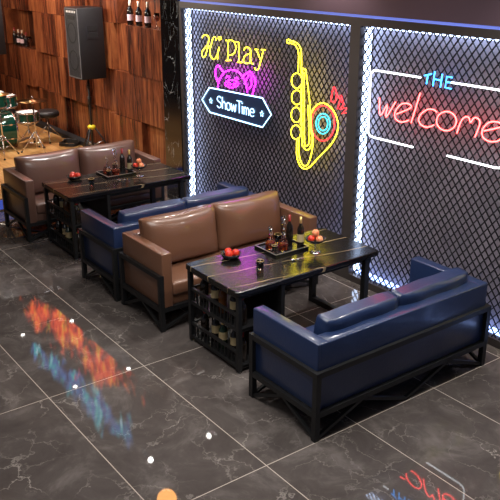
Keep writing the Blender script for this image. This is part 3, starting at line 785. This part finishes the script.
HI = [[(4.556, 2.175), (4.538, 2.199), (4.478, 2.213), (4.428, 2.199), (4.418, 2.159), (4.449, 2.103), (4.509, 2.061), (4.562, 2.02), (4.573, 1.982), (4.54, 1.953), (4.496, 1.975), (4.459, 2.047), (4.432, 2.088), (4.374, 2.091)], [(4.269, 2.171), (4.28, 2.197), (4.304, 2.204), (4.338, 2.175), (4.365, 2.119), (4.391, 2.071), (4.401, 2.025), (4.386, 1.981), (4.329, 1.951), (4.27, 1.984), (4.227, 2.05), (4.21, 2.097), (4.241, 2.022), (4.243, 1.959)], [(4.168, 2.202), (4.176, 2.19), (4.195, 2.184), (4.213, 2.187), (4.22, 2.197), (4.212, 2.209), (4.194, 2.215), (4.176, 2.212), (4.168, 2.202)]]
PLAY = [[(4.072, 2.186), (4.025, 2.184), (4.037, 1.971)], [(4.077, 1.963), (3.975, 1.976)], [(4.025, 2.184), (3.971, 2.197), (3.902, 2.175), (3.88, 2.117), (3.911, 2.062), (3.974, 2.035), (4.033, 2.029)], [(3.875, 2.186), (3.825, 2.186), (3.822, 1.971)], [(3.855, 1.968), (3.764, 1.973)], [(3.726, 2.11), (3.703, 2.137), (3.652, 2.146), (3.608, 2.12), (3.608, 2.027), (3.594, 1.986), (3.557, 1.981)], [(3.608, 2.082), (3.689, 2.062), (3.734, 2.023), (3.734, 1.989), (3.689, 1.972), (3.63, 1.986), (3.604, 2.019)], [(3.529, 2.136), (3.472, 2.139)], [(3.5, 2.137), (3.432, 2.045)], [(3.415, 2.144), (3.346, 2.147)], [(3.38, 2.143), (3.443, 1.976), (3.471, 1.931), (3.5, 1.92), (3.536, 1.941)]]
PIG = [[(4.249, 1.632), (4.234, 1.69), (4.199, 1.749), (4.116, 1.822), (4.02, 1.86), (3.941, 1.873), (3.849, 1.865), (3.773, 1.835), (3.713, 1.78), (3.683, 1.723), (3.669, 1.663)], [(4.233, 1.699), (4.281, 1.748), (4.296, 1.811), (4.27, 1.868), (4.228, 1.891), (4.18, 1.86), (4.116, 1.822)], [(3.768, 1.809), (3.689, 1.859), (3.608, 1.892), (3.54, 1.836), (3.516, 1.785), (3.548, 1.709), (3.568, 1.652)], [(3.711, 1.749), (3.661, 1.822), (3.608, 1.856), (3.588, 1.764), (3.637, 1.705)], [(3.836, 1.733), (3.846, 1.716), (3.874, 1.699), (3.915, 1.684), (3.965, 1.675), (4.015, 1.672), (4.058, 1.675), (4.086, 1.686), (4.096, 1.701), (4.085, 1.718), (4.056, 1.735), (4.013, 1.75), (3.964, 1.759), (3.914, 1.762), (3.873, 1.758), (3.845, 1.748), (3.836, 1.733)], [(3.99, 1.714), (3.998, 1.702), (4.017, 1.696), (4.035, 1.698), (4.043, 1.707), (4.035, 1.719), (4.016, 1.725), (3.998, 1.723), (3.99, 1.714)], [(3.883, 1.717), (3.89, 1.706), (3.909, 1.699), (3.927, 1.701), (3.934, 1.711), (3.927, 1.722), (3.908, 1.729), (3.89, 1.727), (3.883, 1.717)], [(4.072, 1.773), (4.041, 1.794), (4.006, 1.781)], [(3.899, 1.779), (3.869, 1.797), (3.835, 1.782)]]
HEX = [[(4.426, 1.613), (3.389, 1.636), (3.232, 1.481), (3.387, 1.317), (4.427, 1.321), (4.589, 1.45), (4.426, 1.613)]]
SAX = [[(2.935, 2.269), (2.939, 2.257), (2.953, 2.249), (2.969, 2.248), (2.983, 2.254), (2.988, 2.265), (2.983, 2.276), (2.97, 2.284), (2.954, 2.286), (2.94, 2.28), (2.935, 2.269)], [(2.939, 2.278), (2.851, 2.269), (2.784, 2.234), (2.756, 2.169), (2.749, 1.974)], [(2.939, 2.251), (2.872, 2.247), (2.827, 2.217), (2.799, 2.165), (2.797, 1.972)], [(2.734, 1.902), (2.737, 1.879), (2.748, 1.857), (2.766, 1.838), (2.789, 1.824), (2.815, 1.817), (2.841, 1.818), (2.865, 1.825), (2.884, 1.84), (2.897, 1.859), (2.901, 1.882), (2.898, 1.906), (2.886, 1.928), (2.868, 1.947), (2.845, 1.961), (2.819, 1.967), (2.793, 1.966), (2.77, 1.959), (2.751, 1.944), (2.739, 1.925), (2.734, 1.902)], [(2.731, 1.734), (2.734, 1.711), (2.745, 1.69), (2.762, 1.671), (2.785, 1.657), (2.809, 1.65), (2.835, 1.65), (2.858, 1.657), (2.877, 1.671), (2.889, 1.69), (2.894, 1.712), (2.89, 1.735), (2.879, 1.757), (2.861, 1.776), (2.839, 1.789), (2.814, 1.796), (2.789, 1.796), (2.766, 1.788), (2.748, 1.775), (2.736, 1.756), (2.731, 1.734)], [(2.738, 1.556), (2.741, 1.532), (2.751, 1.509), (2.768, 1.489), (2.789, 1.474), (2.813, 1.467), (2.838, 1.466), (2.86, 1.474), (2.879, 1.488), (2.891, 1.508), (2.895, 1.532), (2.892, 1.556), (2.881, 1.58), (2.864, 1.599), (2.842, 1.614), (2.818, 1.621), (2.794, 1.621), (2.772, 1.613), (2.754, 1.599), (2.742, 1.579), (2.738, 1.556)], [(2.735, 1.378), (2.738, 1.354), (2.748, 1.332), (2.765, 1.313), (2.787, 1.299), (2.811, 1.29), (2.836, 1.29), (2.859, 1.296), (2.877, 1.309), (2.889, 1.328), (2.893, 1.35), (2.89, 1.373), (2.879, 1.396), (2.862, 1.415), (2.84, 1.429), (2.816, 1.437), (2.791, 1.437), (2.769, 1.431), (2.751, 1.418), (2.74, 1.399), (2.735, 1.378)], [(2.749, 1.826), (2.747, 1.786), (2.74, 1.665), (2.742, 1.624), (2.74, 1.481), (2.744, 1.449)], [(2.734, 1.997), (2.724, 2.014), (2.705, 2.019), (2.687, 2.012), (2.677, 1.993), (2.607, 1.695), (2.57, 1.437), (2.545, 1.38), (2.567, 1.273), (2.601, 1.225), (2.648, 1.21), (2.697, 1.238), (2.711, 1.277), (2.728, 1.606), (2.734, 1.997)], [(2.707, 1.99), (2.693, 1.713), (2.673, 1.284), (2.64, 1.254), (2.603, 1.282), (2.599, 1.37), (2.634, 1.671)], [(2.797, 1.291), (2.791, 1.113), (2.731, 1.02), (2.651, 1.007), (2.575, 1.046), (2.429, 1.186), (2.269, 1.338), (2.194, 1.456), (2.184, 1.568), (2.246, 1.667), (2.35, 1.72), (2.453, 1.716), (2.545, 1.65), (2.595, 1.557), (2.586, 1.445), (2.542, 1.309), (2.568, 1.158), (2.609, 1.068), (2.664, 1.034), (2.721, 1.067), (2.758, 1.15), (2.767, 1.296)]]
BELL_RED = [[(2.232, 1.553), (2.235, 1.508), (2.249, 1.464), (2.273, 1.424), (2.307, 1.39), (2.346, 1.365), (2.39, 1.351), (2.435, 1.349), (2.477, 1.359), (2.515, 1.381), (2.544, 1.412), (2.563, 1.452), (2.571, 1.497), (2.567, 1.544), (2.551, 1.589), (2.525, 1.629), (2.491, 1.662), (2.45, 1.686), (2.407, 1.698), (2.363, 1.699), (2.322, 1.688), (2.286, 1.666), (2.258, 1.635), (2.24, 1.596), (2.232, 1.553)]]
BELL_CYAN = [[(2.296, 1.538), (2.299, 1.507), (2.312, 1.477), (2.334, 1.451), (2.362, 1.432), (2.393, 1.421), (2.426, 1.42), (2.456, 1.43), (2.48, 1.448), (2.496, 1.474), (2.503, 1.504), (2.499, 1.536), (2.485, 1.567), (2.463, 1.593), (2.435, 1.611), (2.403, 1.621), (2.371, 1.621), (2.342, 1.612), (2.318, 1.593), (2.302, 1.568), (2.296, 1.538)], [(2.33, 1.533), (2.333, 1.511), (2.341, 1.49), (2.355, 1.472), (2.374, 1.459), (2.395, 1.452), (2.416, 1.452), (2.436, 1.458), (2.452, 1.471), (2.463, 1.489), (2.467, 1.51), (2.465, 1.532), (2.456, 1.553), (2.441, 1.571), (2.422, 1.584), (2.402, 1.591), (2.38, 1.591), (2.361, 1.584), (2.345, 1.571), (2.335, 1.553), (2.33, 1.533)]]
NOTES = [[(2.296, 1.764), (2.264, 1.898), (2.218, 1.841), (2.239, 1.757), (2.291, 1.761)], [(2.218, 1.841), (2.138, 1.772)], [(2.198, 1.7), (2.15, 1.833), (2.112, 1.753), (2.168, 1.698)], [(2.135, 1.709), (2.045, 1.74), (2.132, 1.663), (2.026, 1.697)]]
WELCOME = [[(1.651, 1.881), (1.626, 1.726), (1.548, 1.833), (1.555, 1.721), (1.452, 1.872)], [(1.431, 1.769), (1.266, 1.852), (1.309, 1.88), (1.381, 1.864), (1.435, 1.812), (1.452, 1.76), (1.427, 1.72), (1.364, 1.708), (1.284, 1.737)], [(1.175, 1.989), (1.253, 1.72)], [(0.978, 1.855), (1.01, 1.87), (1.069, 1.867), (1.135, 1.827), (1.17, 1.774), (1.149, 1.729), (1.092, 1.711), (1.039, 1.723), (0.999, 1.744)], [(0.768, 1.815), (0.769, 1.794), (0.777, 1.774), (0.791, 1.755), (0.811, 1.739), (0.834, 1.727), (0.86, 1.72), (0.887, 1.718), (0.913, 1.722), (0.936, 1.731), (0.954, 1.744), (0.967, 1.762), (0.972, 1.782), (0.971, 1.803), (0.963, 1.823), (0.948, 1.842), (0.928, 1.858), (0.904, 1.87), (0.878, 1.876), (0.851, 1.878), (0.826, 1.874), (0.804, 1.865), (0.786, 1.851), (0.774, 1.834), (0.768, 1.815)], [(0.751, 1.717), (0.723, 1.816), (0.685, 1.862), (0.646, 1.863), (0.625, 1.827), (0.595, 1.869), (0.554, 1.869), (0.533, 1.831), (0.567, 1.717)], [(0.488, 1.782), (0.328, 1.844), (0.361, 1.873), (0.438, 1.861), (0.486, 1.819), (0.505, 1.773), (0.486, 1.729), (0.425, 1.709), (0.354, 1.724), (0.312, 1.757)]]
THE = [[(1.145, 2.139), (1.069, 2.161)], [(1.107, 2.15), (1.116, 2.073)], [(1.037, 2.186), (1.043, 2.065)], [(0.955, 2.174), (0.964, 2.064)], [(1.039, 2.124), (0.959, 2.119)], [(0.849, 2.158), (0.907, 2.16), (0.913, 2.069), (0.851, 2.067)], [(0.91, 2.115), (0.854, 2.115)]]
FRAME = [[(1.186, 2.115), (1.725, 2.121), (1.769, 2.112), (1.78, 2.081), (1.764, 1.547), (1.75, 1.517), (1.71, 1.513), (1.211, 1.51)]]

t = thing('neon_lettering', 'yellow neon lettering reading Hi Play, top left on the wire mesh wall', 'neon sign')
neon_part('word', HI, 'neon_yellow', t, .0040); neon_part('word', PLAY, 'neon_yellow', t, .0040)
standoffs(t, [(4.5, 2.05), (4.0, 1.95), (3.6, 2.0)])
t = thing('neon_pig_head', 'magenta neon head with two pointed ears rising above the ShowTime board', 'neon sign')
neon_part('outline', PIG[:3], 'neon_magenta', t, .0055); neon_part('face_lines', PIG[3:], 'neon_magenta', t, .0045)
standoffs(t, [(4.2, 1.7), (3.8, 1.75)])
t = thing('neon_board', 'pale blue hexagonal neon board reading ShowTime between two stars', 'neon sign')
neon_part('border', HEX, 'neon_ice', t, .0068, False)
hx = HEX[0][:-1]; bm = B(); vf = [bm.verts.new((MX - .014, y, z)) for y, z in hx]; vb = [bm.verts.new((MX - .009, y, z)) for y, z in hx]
bm.faces.new(vf); bm.faces.new(vb[::-1])
for i in range(6): bm.faces.new((vf[i], vb[i], vb[(i+1) % 6], vf[(i+1) % 6]))
obj('board', bm, 'acrylic_navy', t)
GL = {'S': [[(.55, .88), (.3, 1), (.05, .82), (.1, .6), (.5, .42), (.55, .18), (.3, 0), (.02, .12)]],
      'h': [[(.05, 0), (.05, 1)], [(.05, .45), (.25, .66), (.45, .5), (.45, 0)]],
      'o': [[(.25, .64), (.03, .5), (.03, .14), (.25, 0), (.47, .14), (.47, .5), (.25, .64)]],
      'w': [[(0, .64), (.14, 0), (.3, .56), (.46, 0), (.6, .64)]],
      'T': [[(0, 1), (.62, 1)], [(.31, 1), (.31, 0)]],
      'i': [[(.06, .64), (.06, 0)], [(.06, .84), (.06, .92)]],
      'm': [[(.05, 0), (.05, .64)], [(.05, .45), (.2, .64), (.33, .5), (.33, 0)], [(.33, .45), (.48, .64), (.61, .5), (.61, 0)]],
      'e': [[(.05, .34), (.47, .36), (.4, .6), (.22, .64), (.03, .48), (.03, .14), (.22, 0), (.45, .08)]]}
W = {'S': .66, 'h': .58, 'o': .6, 'w': .7, 'T': .62, 'i': .22, 'm': .76, 'e': .56}
tot = sum(W[c] for c in 'ShowTime'); y0, y1, zb, hh = 4.27, 3.53, 1.405, .135; sc = (y0 - y1)/tot; cur = y0; lines = []
for ch in 'ShowTime':
    for ln in GL[ch]: lines.append([(cur - px*sc, zb + pz*hh) for px, pz in ln])
    cur -= W[ch]*sc
neon_part('word', lines, 'neon_ice', t, .0045)
for cy in (4.40, 3.40):
    st = [(cy + (.035 if k_ % 2 == 0 else .015)*math.sin(k_*PI/5), 1.462 + (.035 if k_ % 2 == 0 else .015)*math.cos(k_*PI/5)) for k_ in range(11)]
    neon_part('star', [st], 'neon_ice', t, .003, False)
t = thing('neon_saxophone', 'yellow neon saxophone with red and cyan rings in its bell', 'neon sign')
neon_part('body_outline', SAX[:3] + SAX[7:], 'neon_yellow', t, .0040)
for ln in SAX[3:7]: neon_part('key_ring', [ln], 'neon_yellow', t, .0040)
neon_part('bell_ring', BELL_RED, 'neon_red', t, .0055)['label'] = 'red ring inside the bell'
for ln in BELL_CYAN: neon_part('bell_ring', [ln], 'neon_cyan', t, .0065)['label'] = 'cyan ring inside the bell'
standoffs(t, [SAX[1][2], SAX[5][3], SAX[9][4]])
t = thing('neon_music_notes', 'small red neon scribble of notes beside the saxophone bell', 'neon sign')
neon_part('notes', NOTES, 'neon_red', t, .005)
t = thing('welcome_neon_sign', 'neon sign with red script welcome, blue THE and white rounded border', 'neon sign')
cxs = 1.02
mir = lambda ln: [(2*cxs - a, b) for a, b in ln]
fr = [[(1.211, 1.512), (1.71, 1.512), (1.745, 1.522), (1.768, 1.552), (1.776, 2.078), (1.766, 2.108), (1.73, 2.118), (1.186, 2.118)]]
lf = [[(1.211, 1.512), (1.60, 1.512)], [(1.211 + .38, 1.512), (1.70, 1.512), (1.735, 1.518), (1.760, 1.535), (1.769, 1.57)], [(1.769, 1.565), (1.775, 2.06)], [(1.775, 2.055), (1.768, 2.09), (1.745, 2.112), (1.71, 2.118)], [(1.715, 2.118), (1.186, 2.118)]]
neon_part('border', lf, 'neon_white', t, .0078, False)['label'] = 'white border bracket at the w end'
neon_part('border', [mir(l) for l in lf], 'neon_white', t, .0078, False)['label'] = 'white border bracket at the e end'
neon_part('word', THE, 'neon_blue', t, .0052, False)
neon_part('word', WELCOME, 'neon_coral', t, .006)
standoffs(t, [(1.4, 2.118), (1.4, 1.512), (.6, 2.118), (.6, 1.512)])
# guitar neon just outside the frame, mirrored in the tiles at the right edge
t = thing('neon_guitar', 'yellow, blue and red neon guitar right of the welcome sign', 'neon sign')
gy, gz = -.30, 1.12
body = [(gy + (.17 + .05*math.cos(2*a) + .02*math.sin(3*a))*math.cos(a), gz + (.24 - .05*math.cos(4*a))*math.sin(a)) for a in [2*PI*k_/28 for k_ in range(29)]]
neon_part('body_outline', [body], 'neon_yellow', t, .008)
neon_part('inner_outline', [[(gy + (a - gy)*.78, gz + (b - gz)*.8) for a, b in body]], 'neon_blue', t, .008)
neon_part('sound_hole', [[(gy + .06*math.cos(a), gz + .06*math.sin(a)) for a in [2*PI*k_/16 for k_ in range(17)]]], 'neon_red', t, .008)
neon_part('neck', [[(gy - .03, gz + .22), (gy - .03, gz + .8), (gy + .03, gz + .8), (gy + .03, gz + .22)]], 'neon_yellow', t, .008, False)
